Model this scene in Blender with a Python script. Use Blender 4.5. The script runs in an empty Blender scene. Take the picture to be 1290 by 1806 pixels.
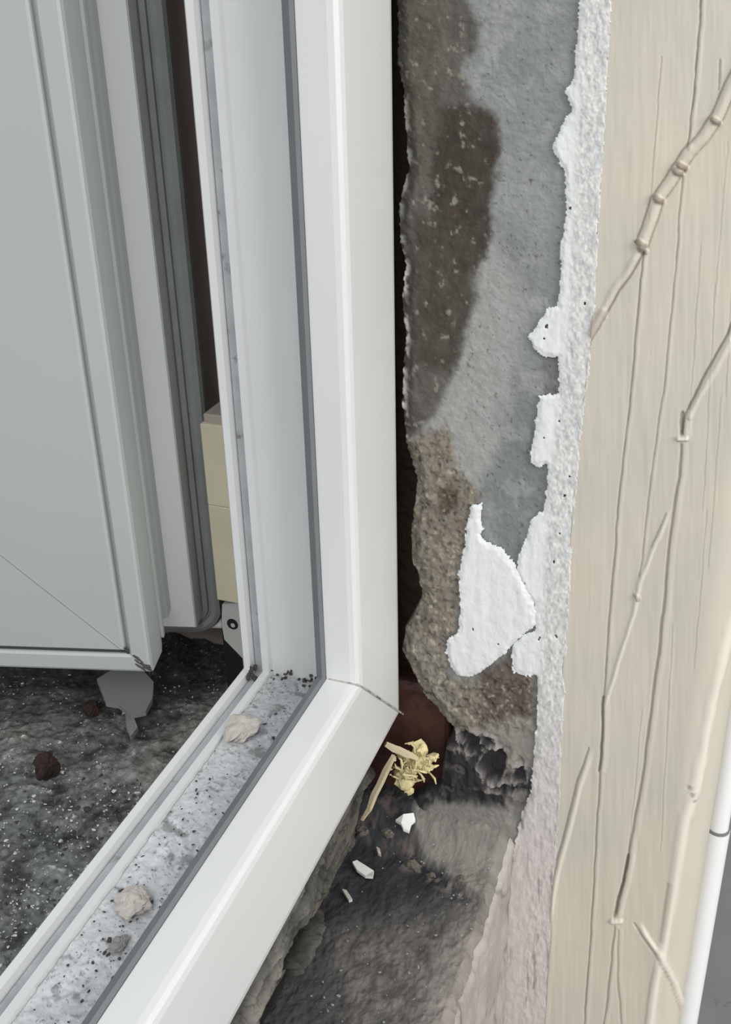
import bpy, bmesh, math, random
import numpy as np
from mathutils import Vector, Matrix

# ------------------------------------------------------------------ camera, world, light, exposure
FPX = 1911.34; PCX, PCY = 645.0, 903.0            # focal length and centre, in pixels of the 1290x1806 frame
M = np.array([[0.34421629, -0.43353823, 0.83280235],
              [-0.93861884, -0.13756645, 0.31633866],
              [-0.02257924, -0.89057289, -0.45427977]])   # rows: world X, Y, Z in camera (right, down, forward)
U = 0.155                                           # one working unit in metres
CAM = np.array([0.0, 0.0, 0.85 + 2.95 * U])         # eye; the parapet top lies 0.85 m above the room floor

S = bpy.context.scene
cd = bpy.data.cameras.new('camera'); cam = bpy.data.objects.new('camera', cd)
S.collection.objects.link(cam); S.camera = cam
cd.sensor_fit = 'VERTICAL'; cd.sensor_height = 24.0; cd.lens = 24.0 * FPX / 1806.0
cd.clip_start = 0.01
R, Dn, Fw = Vector(M[:, 0]), Vector(M[:, 1]), Vector(M[:, 2])
mw = Matrix((R, -Dn, -Fw)).transposed().to_4x4(); mw.translation = Vector(CAM)
cam.matrix_world = mw

w = bpy.data.worlds.new('overcast_sky'); S.world = w; w.use_nodes = True
nt = w.node_tree; nt.nodes.clear()
wo = nt.nodes.new('ShaderNodeOutputWorld'); bg = nt.nodes.new('ShaderNodeBackground')
tc = nt.nodes.new('ShaderNodeTexCoord'); sx = nt.nodes.new('ShaderNodeSeparateXYZ')
mr = nt.nodes.new('ShaderNodeMapRange'); cr = nt.nodes.new('ShaderNodeValToRGB')
mr.inputs['From Min'].default_value = -1; mr.inputs['From Max'].default_value = 1
cr.color_ramp.elements[0].position = 0.0; cr.color_ramp.elements[0].color = (.40, .39, .38, 1)
cr.color_ramp.elements[1].position = 1.0; cr.color_ramp.elements[1].color = (1.45, 1.49, 1.53, 1)
e = cr.color_ramp.elements.new(.5); e.color = (.60, .61, .62, 1)
nt.links.new(tc.outputs['Generated'], sx.inputs[0]); nt.links.new(sx.outputs['Z'], mr.inputs['Value'])
nt.links.new(mr.outputs[0], cr.inputs[0]); nt.links.new(cr.outputs[0], bg.inputs['Color'])
nt.links.new(bg.outputs[0], wo.inputs[0]); bg.inputs['Strength'].default_value = 0.70

def area_light(name, loc, target, size, power, col):
    ld = bpy.data.lights.new(name, 'AREA'); ld.shape = 'SQUARE'; ld.size = size; ld.energy = power; ld.color = col
    o = bpy.data.objects.new(name, ld); S.collection.objects.link(o)
    o.location = loc; o.rotation_euler = (Vector(target) - Vector(loc)).to_track_quat('-Z', 'Y').to_euler()
    return o
# added fill lamps: one overhead behind the eye, one warm from the room side
area_light('overhead_fill', (-1.7, -.15, 2.7), (.4, .2, 1.0), 0.9, 17, (.93, .965, 1.0))
area_light('room_fill', (-.35, -1.5, 1.75), (.45, .1, 1.0), 1.1, 24, (1.0, .98, .945))
S.view_settings.view_transform = 'Standard'; S.view_settings.look = 'None'
S.view_settings.gamma = 1.0; S.view_settings.exposure = 0.0
try: S.view_settings.use_curve_mapping = False
except Exception: pass

# ------------------------------------------------------------------ helpers
def W(p): return np.asarray(p, float) * U + CAM
def proj(P):
    c = np.asarray(P, float) @ M                   # world -> camera coordinates
    return PCX + FPX * c[..., 0] / c[..., 2], PCY + FPX * c[..., 1] / c[..., 2]
def hit(px, py, axis, val):                         # where the sight line through a photo pixel meets a real surface
    r = M @ np.array([px - PCX, py - PCY, FPX]); return r * val / r[axis]
rng = np.random.RandomState(7)
TAB = rng.rand(256, 256)
def vnoise(x, y):
    x = np.asarray(x, float); y = np.asarray(y, float)
    xi = np.floor(x).astype(int); yi = np.floor(y).astype(int); fx = x - xi; fy = y - yi
    fx = fx * fx * (3 - 2 * fx); fy = fy * fy * (3 - 2 * fy)
    a = TAB[xi & 255, yi & 255]; b = TAB[(xi + 1) & 255, yi & 255]
    c = TAB[xi & 255, (yi + 1) & 255]; d = TAB[(xi + 1) & 255, (yi + 1) & 255]
    return (a * (1 - fx) + b * fx) * (1 - fy) + (c * (1 - fx) + d * fx) * fy
def fbm(x, y, o=4, ox=0.0):
    s = 0; a = .5; t = 0
    for k in range(o):
        s = s + a * vnoise(x * 2 ** k + 17.3 * k + ox, y * 2 ** k + 9.1 * k + ox * 1.7); t += a; a *= .55
    return s / t * 2 - 1
def ss(a, b, x): t = np.clip((x - a) / (b - a), 0, 1); return t * t * (3 - 2 * t)
def sdf(poly, X, Y):                                # signed distance, negative inside
    d = np.full(X.shape, 1e18); s = np.ones(X.shape); n = len(poly)
    for i in range(n):
        ax, ay = poly[i]; bx, by = poly[i - 1]
        ex, ey = bx - ax, by - ay; wx, wy = X - ax, Y - ay
        t = np.clip((wx * ex + wy * ey) / (ex * ex + ey * ey + 1e-12), 0, 1)
        d = np.minimum(d, (wx - ex * t) ** 2 + (wy - ey * t) ** 2)
        c = (ay > Y) != (by > Y)
        xc = ax + (Y - ay) * ex / (ey if abs(ey) > 1e-9 else 1e-9)
        s = np.where(c & (X < xc), -s, s)
    return np.sqrt(d) * s
def dline(pts, X, Y):                               # distance to an open line, and the side
    d = np.full(X.shape, 1e18); sd = np.zeros(X.shape); tt = np.zeros(X.shape); n = len(pts) - 1
    for i in range(n):
        ax, ay = pts[i]; bx, by = pts[i + 1]; ex, ey = bx - ax, by - ay; wx, wy = X - ax, Y - ay
        t = np.clip((wx * ex + wy * ey) / (ex * ex + ey * ey), 0, 1)
        q = (wx - ex * t) ** 2 + (wy - ey * t) ** 2; m = q < d
        d = np.where(m, q, d); sd = np.where(m, np.sign(ex * wy - ey * wx), sd); tt = np.where(m, (i + t) / n, tt)
    return np.sqrt(d), sd, tt
def lin(c):
    c = np.asarray(c, float) / 255.0
    return np.where(c <= .04045, c / 12.92, ((c + .055) / 1.055) ** 2.4)

def link(o): S.collection.objects.link(o); return o
def empty(name, p):
    o = bpy.data.objects.new(name, None); o.empty_display_size = .02; link(o); o.location = Vector(W(p)); return o
def tag(o, label=None, cat=None, group=None, kind=None):
    for k, v in (('label', label), ('category', cat), ('group', group), ('kind', kind)):
        if v: o[k] = v
    return o
def mesh(name, V, F, mat, parent=None, smooth=False, col=None, base=False):
    """V in working units relative to the eye; the object's origin is put at the mesh's own middle"""
    P = W(np.asarray(V, float)); org = (P.min(0) + P.max(0)) / 2
    if base: org[2] = P[:, 2].min()
    me = bpy.data.meshes.new(name); me.from_pydata((P - org).tolist(), [], [tuple(int(i) for i in f) for f in F]); me.update()
    if col is not None:
        a = me.color_attributes.new('Col', 'FLOAT_COLOR', 'POINT')
        c4 = np.ones((len(P), 4)); c4[:, :3] = np.clip(col, 0, 1); a.data.foreach_set('color', c4.ravel())
    me.materials.append(mat)
    if smooth: me.polygons.foreach_set('use_smooth', [True] * len(me.polygons))
    bm = bmesh.new(); bm.from_mesh(me)
    if len(bm.faces) < 20000:
        bmesh.ops.recalc_face_normals(bm, faces=bm.faces); bm.to_mesh(me)
    bm.free()
    o = bpy.data.objects.new(name, me); link(o)
    po = Vector((0, 0, 0))
    if parent is not None:
        o.parent = parent; q = parent
        while q is not None: po = po + q.location; q = q.parent
    o.location = Vector(org) - po
    return o

def mat(name, rgb, rough=.5, bump=0.0, bscale=60.0, var=0.0, vscale=12.0, attr=False, spec=.5, dirt=None, metal=0.0, dens=(.55, .7), dscale=90.0, stretch=None):
    m = bpy.data.materials.new(name); m.use_nodes = True; n = m.node_tree.nodes; l = m.node_tree.links
    b = n['Principled BSDF']; b.inputs['Roughness'].default_value = rough; b.inputs['Metallic'].default_value = metal
    b.inputs['Specular IOR Level'].default_value = spec
    t = n.new('ShaderNodeTexCoord'); src = t.outputs['Object']
    if stretch:
        mp = n.new('ShaderNodeMapping'); mp.inputs['Scale'].default_value = stretch; l.new(src, mp.inputs[0]); src = mp.outputs[0]
    if attr:
        a = n.new('ShaderNodeAttribute'); a.attribute_name = 'Col'; c = a.outputs['Color']
    else:
        a = n.new('ShaderNodeRGB'); a.outputs[0].default_value = (*lin(rgb), 1); c = a.outputs[0]
    if var:
        ns = n.new('ShaderNodeTexNoise'); ns.inputs['Scale'].default_value = vscale; ns.inputs['Detail'].default_value = 6
        l.new(src, ns.inputs['Vector'])
        mrn = n.new('ShaderNodeMapRange'); mrn.inputs['From Min'].default_value = .3; mrn.inputs['From Max'].default_value = .7
        mrn.inputs['To Min'].default_value = 1 - var; mrn.inputs['To Max'].default_value = 1 + var
        l.new(ns.outputs['Fac'], mrn.inputs['Value'])
        vm = n.new('ShaderNodeVectorMath'); vm.operation = 'SCALE'; l.new(c, vm.inputs[0]); l.new(mrn.outputs[0], vm.inputs['Scale']); c = vm.outputs[0]
    if dirt:
        ns = n.new('ShaderNodeTexNoise'); ns.inputs['Scale'].default_value = dscale; ns.inputs['Detail'].default_value = 8; ns.inputs['Roughness'].default_value = .65
        l.new(src, ns.inputs['Vector'])
        rr = n.new('ShaderNodeMapRange'); rr.inputs['From Min'].default_value = dens[0]; rr.inputs['From Max'].default_value = dens[1]; l.new(ns.outputs['Fac'], rr.inputs['Value'])
        mx = n.new('ShaderNodeMix'); mx.data_type = 'RGBA'; l.new(rr.outputs[0], mx.inputs[0]); l.new(c, mx.inputs[6]); mx.inputs[7].default_value = (*lin(dirt), 1); c = mx.outputs[2]
    l.new(c, b.inputs['Base Color'])
    if bump:
        nb = n.new('ShaderNodeTexNoise'); nb.inputs['Scale'].default_value = bscale; nb.inputs['Detail'].default_value = 8; l.new(src, nb.inputs['Vector'])
        bp = n.new('ShaderNodeBump'); bp.inputs['Strength'].default_value = bump; bp.inputs['Distance'].default_value = .002
        l.new(nb.outputs['Fac'], bp.inputs['Height']); l.new(bp.outputs[0], b.inputs['Normal'])
    return m

MT = dict(
    pvc=mat('white_plastic', (218, 219, 218), .32, var=.02, vscale=8),
    pvc_sash=mat('sash_plastic', (172, 177, 175), .38, var=.025, vscale=6),
    pvc_lifted=mat('brightened_white_plastic', (240, 241, 240), .35),  # sash flange colour raised to make up for the light it misses
    pvc_dirty=mat('grimy_plastic', (214, 215, 214), .55, bump=.25, bscale=220, var=.06, vscale=30, dirt=(120, 118, 114), dens=(.56, .72), dscale=70),
    rubber=mat('grey_gasket', (120, 122, 124), .6, var=.08, vscale=40),
    rubber_dark=mat('dark_gasket', (60, 61, 62), .6),
    rubber_sash=mat('sash_gasket', (140, 143, 140), .6, var=.12, vscale=30, dirt=(70, 70, 66), dens=(.6, .8), dscale=30),
    cream=mat('cream_plastic', (214, 206, 180), .5, var=.05, vscale=25),
    metal=mat('painted_metal', (196, 196, 190), .45, var=.05, vscale=40),
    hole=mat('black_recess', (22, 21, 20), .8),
    plaster=mat('stained_plaster', (140, 140, 140), .9, bump=.35, bscale=400, attr=True, var=.08, vscale=140, spec=.2),
    paint=mat('white_limewash', (230, 231, 229), .9, bump=.35, bscale=160, attr=True, var=.03, vscale=200, spec=.2),
    paper=mat('embossed_wallpaper', (196, 190, 175), .55, bump=.12, bscale=40, attr=True, var=.02, vscale=7, spec=.35),
    ledge=mat('mouldy_concrete', (70, 70, 72), .8, bump=.4, bscale=420, attr=True, var=.16, vscale=90, spec=.35),
    ground=mat('gritty_concrete', (110, 110, 108), .85, bump=1.0, bscale=300, attr=True, var=.45, vscale=260, spec=.3, dirt=(178, 177, 170), dens=(.60, .70), dscale=330),
    brown=mat('old_brown_wood', (78, 48, 41), .5, bump=1.0, bscale=70, var=.45, vscale=26, dirt=(38, 26, 22), dens=(.5, .62), dscale=22),
    bed=mat('crumbled_mortar', (132, 129, 123), .95, bump=1.0, bscale=240, attr=True, var=.25, vscale=120, spec=.2),
    dark_wall=mat('dark_brown_render', (128, 117, 110), .9, bump=.3, var=.06, vscale=20),
    wood=mat('raw_splinter_wood', (205, 190, 158), .8, bump=.3, bscale=90, var=.12, vscale=40),
    foam=mat('yellow_foam', (222, 208, 160), .95, spec=.1, bump=.8, bscale=120, var=.22, vscale=70),
    grit=mat('pale_grit', (214, 214, 210), .6, var=.2, vscale=60),
    grit_dark=mat('dark_grit', (70, 68, 66), .9),
    stone=mat('grey_mortar_lump', (150, 148, 144), .95, bump=.6, bscale=150, var=.12, vscale=60),
    stone_tan=mat('tan_mortar_lump', (196, 190, 182), .95, bump=.4, bscale=150, var=.08, vscale=60),
    flake=mat('dark_grey_flake', (134, 135, 135), .8, bump=.2, var=.06, vscale=20),
    lump=mat('dark_brown_clod', (50, 36, 32), .9, bump=.8, bscale=120, var=.3, vscale=60),
    chip=mat('white_paint_chip', (236, 234, 230), .8, bump=.2, var=.03, vscale=60),
    rubble=mat('loose_mortar', (104, 98, 90), .95, bump=1.0, bscale=160, var=.35, vscale=50),
    pipe=mat('white_pipe', (240, 241, 242), .3),
    back=mat('mottled_grey_wall', (150, 153, 150), .9, var=.25, vscale=5, dirt=(52, 56, 54), dens=(.54, .6), dscale=7),
)
g = bpy.data.materials.new('window_glass'); g.use_nodes = True
gb = g.node_tree.nodes['Principled BSDF']; gb.inputs['Transmission Weight'].default_value = 1; gb.inputs['Roughness'].default_value = .02; gb.inputs['IOR'].default_value = 1.45
MT['glass'] = g

def grid(nx, ny): 
    i = np.arange(nx * ny).reshape(ny, nx)
    return np.stack([i[:-1, :-1], i[1:, :-1], i[1:, 1:], i[:-1, 1:]], -1).reshape(-1, 4)
def sweep(name, prof, stations, m, parent, closed=True, smooth=False):
    """prof: (a, d) list; stations: list of (P, A, D) -> P + a*A + d*D; straight member with mitred ends or a bent strip"""
    V = []; n = len(prof); k = len(stations)
    for P, A, D in stations:
        P = np.array(P, float); A = np.array(A, float); D = np.array(D, float)
        for a, d in prof: V.append(P + a * A + d * D)
    F = []
    for j in range(k - 1):
        for i in range(n if closed else n - 1):
            i2 = (i + 1) % n; F.append((j * n + i, j * n + i2, (j + 1) * n + i2, (j + 1) * n + i))
    if closed: F.append(tuple(range(n))); F.append(tuple((k - 1) * n + i for i in range(n))[::-1])
    return mesh(name, V, F, m, parent, smooth)
def boxv(x0, x1, y0, y1, z0, z1, bev=0.0):
    bm = bmesh.new(); bmesh.ops.create_cube(bm, size=1)
    for v in bm.verts: v.co = ((x0 + x1) / 2 + v.co.x * (x1 - x0), (y0 + y1) / 2 + v.co.y * (y1 - y0), (z0 + z1) / 2 + v.co.z * (z1 - z0))
    if bev: bmesh.ops.bevel(bm, geom=bm.edges[:], offset=bev, segments=3, affect='EDGES', profile=.5)
    V = [tuple(v.co) for v in bm.verts]; F = [[v.index for v in f.verts] for f in bm.faces]
    bm.verts.index_update(); F = [[v.index for v in f.verts] for f in bm.faces]; bm.free(); return V, F
def rockv(c, size, seed, sub=2, rough=.25, nz=0.0):
    bm = bmesh.new(); bmesh.ops.create_icosphere(bm, subdivisions=sub, radius=1); bm.verts.index_update()
    r = np.random.RandomState(seed); dirs = r.randn(9, 3); dirs /= np.linalg.norm(dirs, axis=1)[:, None]
    V = []
    for v in bm.verts:
        p = np.array(v.co); k = 1.0
        for d in dirs: 
            q = p @ d
            if q > .5: k = min(k, (.5 + (q - .5) * rough) / q)
        if nz: k *= 1 + nz * float(fbm(p[0] * 2.3 + seed, p[1] * 2.3 + p[2] * 1.9 + seed, 4))
        V.append(np.array(c) + p * k * np.array(size))
    F = [[v.index for v in f.verts] for f in bm.faces]; bm.free(); return V, F
def merge(parts):
    V = []; F = []
    for v, f in parts:
        o = len(V); V += list(v); F += [[i + o for i in q] for q in f]
    return V, F
def tubev(path, rad, n=12):
    path = [np.array(p, float) for p in path]; V = []; F = []
    for i, p in enumerate(path):
        t = path[min(i + 1, len(path) - 1)] - path[max(i - 1, 0)]; t /= np.linalg.norm(t)
        a = np.cross(t, [0.3, 1, .2]); a /= np.linalg.norm(a); b = np.cross(t, a)
        r = rad[i] if hasattr(rad, '__len__') else rad
        for k in range(n): V.append(p + r * (math.cos(2 * math.pi * k / n) * a + math.sin(2 * math.pi * k / n) * b))
    for i in range(len(path) - 1):
        for k in range(n): F.append((i * n + k, i * n + (k + 1) % n, (i + 1) * n + (k + 1) % n, (i + 1) * n + k))
    F.append(tuple(range(n))[::-1]); F.append(tuple((len(path) - 1) * n + k for k in range(n))); return V, F
def slab(poly, off):                                # thin polygon with thickness
    n = len(poly); V = [np.array(p, float) for p in poly] + [np.array(p, float) + np.array(off) for p in poly]
    F = [tuple(range(n)), tuple(range(2 * n - 1, n - 1, -1))] + [(i, (i + 1) % n, n + (i + 1) % n, n + i) for i in range(n)]
    return V, F

XW = 2.97        # plane of the side wall (faces -X)
ZL = -2.95       # parapet top
ZG = -2.50       # outer ground

# ------------------------------------------------------------------ side wall: stained plaster
gap_edge = [(690, -400), (694, 0), (697, 60), (694, 110), (706, 160), (708, 200), (712, 250), (716, 300), (702, 345), (698, 380), (702, 430), (711, 470), (704, 540), (711, 600), (706, 660), (705, 720), (714, 790), (733, 850), (722, 930), (722, 985), (735, 1020), (741, 1055), (728, 1085), (712, 1110), (706, 1150), (722, 1180), (743, 1225), (772, 1262), (800, 1290), (780, 1330), (775, 1385), (700, 1425), (600, 1450), (590, 1460)]
gap_poly = gap_edge + [(100, 1460), (100, -400)]
def plaster_fields(X, Y):
    """colour (linear) and relief of the bare plaster from the shapes of its own stains and patches"""
    wx = X + 13 * fbm(X / 30, Y / 30, 5) + 3 * fbm(X / 6, Y / 6, 2, 5); wy = Y + 7 * fbm(X / 22, Y / 22, 4, 40.5)
    n1 = fbm(X / 60, Y / 90, 5, 3); n2 = fbm(X / 9, Y / 9, 4, 11); n3 = fbm(X / 3.2, Y / 3.2, 2, 21)
    C = np.ones(X.shape + (3,)) * lin((138, 141, 140)) * (1 + .18 * n1 + .05 * n2)[..., None]
    H = .0018 * n2 + .0012 * n3
    def lay(poly, rgb, soft, k=1.0, mod=0.0):
        nonlocal C
        m = ss(soft, -soft, sdf(poly, wx, wy)) * k
        if mod is not 0.0: m = np.clip(m * mod, 0, 1)
        C = C * (1 - m[..., None]) + lin(rgb) * (1 + .12 * n2)[..., None] * m[..., None]; return m
    lay([(790, 480), (870, 430), (930, 520), (900, 700), (890, 820), (830, 880), (740, 760), (780, 640)], (160, 160, 156), 28, .8)
    lay([(920, 700), (955, 760), (960, 900), (910, 985), (860, 960), (850, 860)], (122, 126, 124), 14, .8)
    lay([(955, 620), (995, 630), (995, 700), (950, 700)], (112, 112, 108), 8, .8)
    st = lay([(600, -500), (815, -500), (822, 0), (848, 40), (845, 80), (828, 105), (822, 140), (838, 180), (868, 195), (882, 240), (880, 300), (870, 350), (866, 410), (852, 450), (842, 500), (832, 560), (820, 610), (800, 640), (785, 700), (745, 770), (600, 780)], (92, 88, 82), 11, .96)
    lay([(770, 190), (830, 185), (868, 205), (878, 260), (872, 340), (862, 420), (840, 480), (780, 480), (760, 330)], (66, 58, 52), 10, .9)
    lay([(730, 380), (840, 400), (838, 520), (815, 600), (790, 660), (735, 640), (725, 480)], (74, 69, 62), 14, .85)
    lay([(690, -400), (770, -400), (780, 60), (770, 200), (735, 330), (690, 330)], (92, 88, 78), 16, .7)
    sp = ss(.30, .62, fbm(X / 11, Y / 14, 4, 31)) * (X < 890) * (Y < 780)        # pale lime specks on the dark stain
    C = C * (1 - .5 * sp[..., None] * st[..., None]) + .5 * sp[..., None] * st[..., None] * lin((172, 166, 154))
    wl = ss(16, 2, X - np.interp(Y, [p[1] for p in gap_edge[:20]], [p[0] for p in gap_edge[:20]])) * ss(-.25, .2, fbm(X / 12, Y / 14, 4, 71)) * (ss(130, 160, Y) * .5 + ss(440, 500, Y) * .5) * ss(850, 760, Y)
    C = C * (1 - wl[..., None]) + wl[..., None] * lin((212, 210, 204)); H = H + wl * .008
    mt = fbm(X / 16, Y / 30, 5, 101); C = C * (1 + .35 * st * mt + .12 * st * fbm(X / 4, Y / 5, 3, 111))[..., None]
    gm = ss(.1, .5, fbm(X / 30, Y / 44, 4, 121)) * (1 - st) * .5; C = C * (1 - gm[..., None]) + gm[..., None] * lin((158, 160, 158))
    pk = ss(.50, .62, fbm(X / 7, Y / 7, 3, 131)) * (1 - st); C = C * (1 - .45 * pk[..., None])
    mo = lay([(735, 770), (790, 745), (815, 830), (855, 870), (835, 900), (822, 960), (814, 1050), (812, 1112), (785, 1130), (795, 1190), (850, 1200), (900, 1160), (905, 1188), (950, 1188), (945, 1290), (860, 1300), (790, 1290), (600, 1290), (600, 790)], (128, 120, 108), 12, .95)
    lay([(770, 860), (800, 850), (812, 890), (790, 910), (772, 895)], (84, 74, 62), 6, .8)
    lay([(848, 1185), (900, 1150), (945, 1185), (942, 1285), (870, 1292), (845, 1250)], (98, 86, 80), 10, .85)
    lay([(700, 1160), (712, 1110), (780, 1135), (800, 1190), (800, 1290), (700, 1290)], (140, 134, 124), 8, .6)
    sp = ss(.22, .5, fbm(X / 8, Y / 8, 4, 91)) * mo; sq = ss(-.2, -.5, fbm(X / 7, Y / 7, 4, 13)) * mo
    C = C * (1 - .55 * sp[..., None]) + .55 * sp[..., None] * lin((186, 180, 160)); C = C * (1 - .6 * sq[..., None])
    H = H + mo * (.012 * fbm(X / 16, Y / 16, 4, 8) + .006 * n2) + mo * .006
    dk = lay([(765, 1285), (800, 1292), (860, 1298), (940, 1345), (942, 1395), (915, 1440), (900, 1500), (850, 1600), (600, 1600), (600, 1420), (700, 1400), (770, 1350)], (50, 47, 48), 10, .97)
    H = H + dk * .02 * fbm(X / 20, Y / 20, 4, 61)
    lay([(870, 1268), (945, 1262), (942, 1350), (900, 1372), (880, 1330), (850, 1300)], (146, 142, 134), 8, .9)
    bl = ss(.12, .35, fbm(X / 14, Y / 14, 3, 55)) * dk
    C = C * (1 - .45 * bl[..., None]) + .45 * bl[..., None] * lin((120, 116, 112))
    for poly, dp in (([(812, 1296), (830, 1290), (846, 1298), (846, 1318), (830, 1330), (814, 1322)], .03), ([(856, 1330), (878, 1322), (892, 1332), (890, 1352), (872, 1382), (856, 1376), (846, 1352)], .035), ([(788, 1298), (806, 1292), (808, 1312), (792, 1318)], .03), ([(850, 1300), (868, 1304), (866, 1318), (852, 1316)], .02), ([(905, 1356), (926, 1352), (924, 1372), (900, 1376)], .02), ([(860, 1384), (906, 1386), (904, 1394), (862, 1392)], .02)):
        dd = sdf(poly, wx, wy); rim = np.exp(-((dd - 4) / 3.5) ** 2) * ss(-.4, .1, fbm(X / 12, Y / 12, 3, 88)); q = ss(3, -3, dd)
        C = C * (1 - .6 * rim[..., None]) + .6 * rim[..., None] * lin((158, 154, 150)); H = H + rim * .010 - q * dp
        C = C * (1 - q[..., None]) + q[..., None] * lin((64, 60, 62))
    # cement patch that rounds off into the parapet
    pt = lay([(735, 1440), (765, 1412), (850, 1418), (900, 1425), (915, 1470), (890, 1560), (855, 1600), (800, 1560), (752, 1525), (728, 1480)], (142, 139, 132), 9, .95)
    H = H * (1 - pt) + pt * .01
    lay([(895, 1400), (930, 1390), (925, 1440), (905, 1500), (895, 1470)], (150, 146, 140), 6, .6)
    return C, H
def rows_z(lo, hi, step, y=.75):                       # wall rows spaced evenly as the photo shows them
    return np.array([hit(820, p, 0, XW)[2] for p in np.arange(lo, hi, step)])
zr = np.concatenate([np.linspace(4.0, .35, 60, endpoint=False), rows_z(-170, 1640, 2.2)])
yc = np.linspace(1.40, .30, 300)
Yg, Zg = np.meshgrid(yc, zr); PX, PY = proj(np.stack([np.full(Yg.shape, XW), Yg, Zg], -1))
Cw, Hw = plaster_fields(PX, PY)
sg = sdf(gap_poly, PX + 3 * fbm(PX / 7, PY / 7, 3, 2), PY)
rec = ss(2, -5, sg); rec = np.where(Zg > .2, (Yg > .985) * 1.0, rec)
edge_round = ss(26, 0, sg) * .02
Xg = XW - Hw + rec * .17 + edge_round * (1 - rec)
Cw = Cw * (1 - rec[..., None]) + rec[..., None] * lin((70, 58, 50))  # gap and cavity also darkened in colour, on top of their own shade
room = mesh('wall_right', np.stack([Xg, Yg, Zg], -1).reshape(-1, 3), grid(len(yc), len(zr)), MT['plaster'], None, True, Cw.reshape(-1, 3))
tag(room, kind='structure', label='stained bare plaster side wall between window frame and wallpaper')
# body of the wall behind the stripped face
V, F = boxv(XW + .22, XW + 1.6, .02, 1.44, -8.2, 4.0); mesh('masonry', V, F, MT['dark_wall'], room)
V, F = slab([(XW + .005, .58, -2.9), (XW + .005, -.02, -2.9), (XW + .005, -.02, -8.2), (XW + .005, .58, -8.2)], (.2, 0, 0)); mesh('lower_plaster', V, F, mat('lower_plaster', (190, 182, 172), .9, bump=.4, var=.08, vscale=30), room)
V, F = boxv(3.30, 4.4, 1.50, 4.5, -8.2, 4.0); mesh('outer_reveal', V, F, MT['dark_wall'], room)

# white limewash: the long strip beside the wallpaper and the island below it
border = [(1460, -5000), (1105, -400), (1075, 0), (1066, 200), (1052, 400), (1046, 540), (1036, 650), (1022, 760), (1010, 900), (1001, 1050), (990, 1250), (984, 1400), (974, 1560), (962, 1806), (955, 1900)]
strip_poly = [(1420, -5000), (1048, -400), (1022, 0), (1018, 60), (1014, 110), (1010, 148), (997, 160), (1008, 188), (994, 215), (974, 257), (984, 283), (996, 300), (1000, 370), (990, 430), (988, 500), (984, 535), (964, 546), (948, 572), (932, 590), (940, 612), (962, 628), (985, 630), (986, 690), (952, 694), (944, 745), (936, 812), (948, 824), (966, 818), (964, 868), (958, 900), (938, 912), (928, 950), (914, 980), (910, 1012), (920, 1022), (926, 1045), (942, 1062), (944, 1110), (922, 1118), (903, 1135), (905, 1186), (946, 1190), (949, 1250), (942, 1330), (936, 1392), (918, 1440), (912, 1480), (900, 1520), (885, 1570), (875, 1640), (868, 1900), (1100, 1900), (1130, -400), (1500, -5000)]
isle_poly = [(832, 888), (852, 884), (854, 945), (870, 955), (886, 962), (908, 990), (923, 1020), (944, 1056), (950, 1098), (926, 1118), (906, 1134), (895, 1150), (868, 1170), (842, 1188), (815, 1194), (800, 1182), (788, 1150), (790, 1126), (810, 1110), (813, 1050), (810, 1012), (820, 960), (826, 920)]
def paint(name, poly, step, lo, hi, y0, y1, thick, label):
    z_ = np.array([hit(950, p, 0, XW)[2] for p in np.arange(lo, hi, step)])
    if lo < -100: z_ = np.concatenate([np.linspace(4.0, z_[0] + .05, 40), z_])
    y_ = np.arange(y0, y1, -.0030)
    Y_, Z_ = np.meshgrid(y_, z_); px, py = proj(np.stack([np.full(Y_.shape, XW), Y_, Z_], -1))
    _, H = plaster_fields(px, py)
    qx = px + 4 * fbm(px / 9, py / 9, 4, 14) + 1.5 * fbm(px / 3, py / 3, 2, 4); qy = py + 4 * fbm(px / 9, py / 9, 4, 44)
    d = sdf(poly, qx, qy)
    holes = (fbm(px / 9, py / 13, 4, 77) > .66) & (d > -70) & (py > 300) & (py < 1150)
    right = np.interp(py, [0, 560, 900, 1250, 1806], [1028, 1003, 965, 948, 915])
    rg = ss(-6, 10, px - right) if name == 'limewash_strip' else np.zeros(px.shape)
    n = fbm(px / 5, py / 9, 4, 18); nn = fbm(px / 14, py / 60, 4, 28)
    low = ss(1180, 1500, py)
    C = lin((226, 228, 226)) * (1 + .05 * nn)[..., None]
    C = C * (1 - .85 * rg[..., None]) + .85 * rg[..., None] * (lin((206, 205, 202)) * (1 + .38 * n + .3 * fbm(px / 2.5, py / 4, 2, 50))[..., None])
    C = C * (1 - low[..., None]) + low[..., None] * lin((204, 196, 192)) * (1 + .15 * n - .45 * ss(.25, .6, fbm(px / 7, py / 45, 4, 58)))[..., None]
    t = thick * (.55 + .45 * ss(0, -10, d)) + .002 * np.clip(nn, -1, 1) + rg * .0016 * n + .0008 * n
    X = XW - H * (1 - ss(0, -12, d)) - np.maximum(t, .003) - .003
    keep = (d < 0) & ~holes & (px < np.interp(py, [p[1] for p in border], [p[0] for p in border]) + 6 + 3 * fbm(py / 9, py / 30, 3))
    nx_, ny_ = len(y_), len(z_); F = grid(nx_, ny_)
    kf = keep.ravel()[F].all(1); F = F[kf]
    used = np.unique(F); rm = -np.ones(nx_ * ny_, int); rm[used] = np.arange(len(used))
    P = np.stack([X, Y_, Z_], -1).reshape(-1, 3)[used]
    o = mesh(name, P, rm[F], MT['paint'], room, True, C.reshape(-1, 3)[used])
    sm = o.modifiers.new('thickness', 'SOLIDIFY'); sm.thickness = .012 * U; sm.offset = -1
    sm.use_rim = True
    if label: o['label'] = label
    return o
paint('limewash_strip', strip_poly, 2.0, -170, 1900, .68, .34, .012, 'long ragged strip of white limewash beside the wallpaper')
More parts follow.
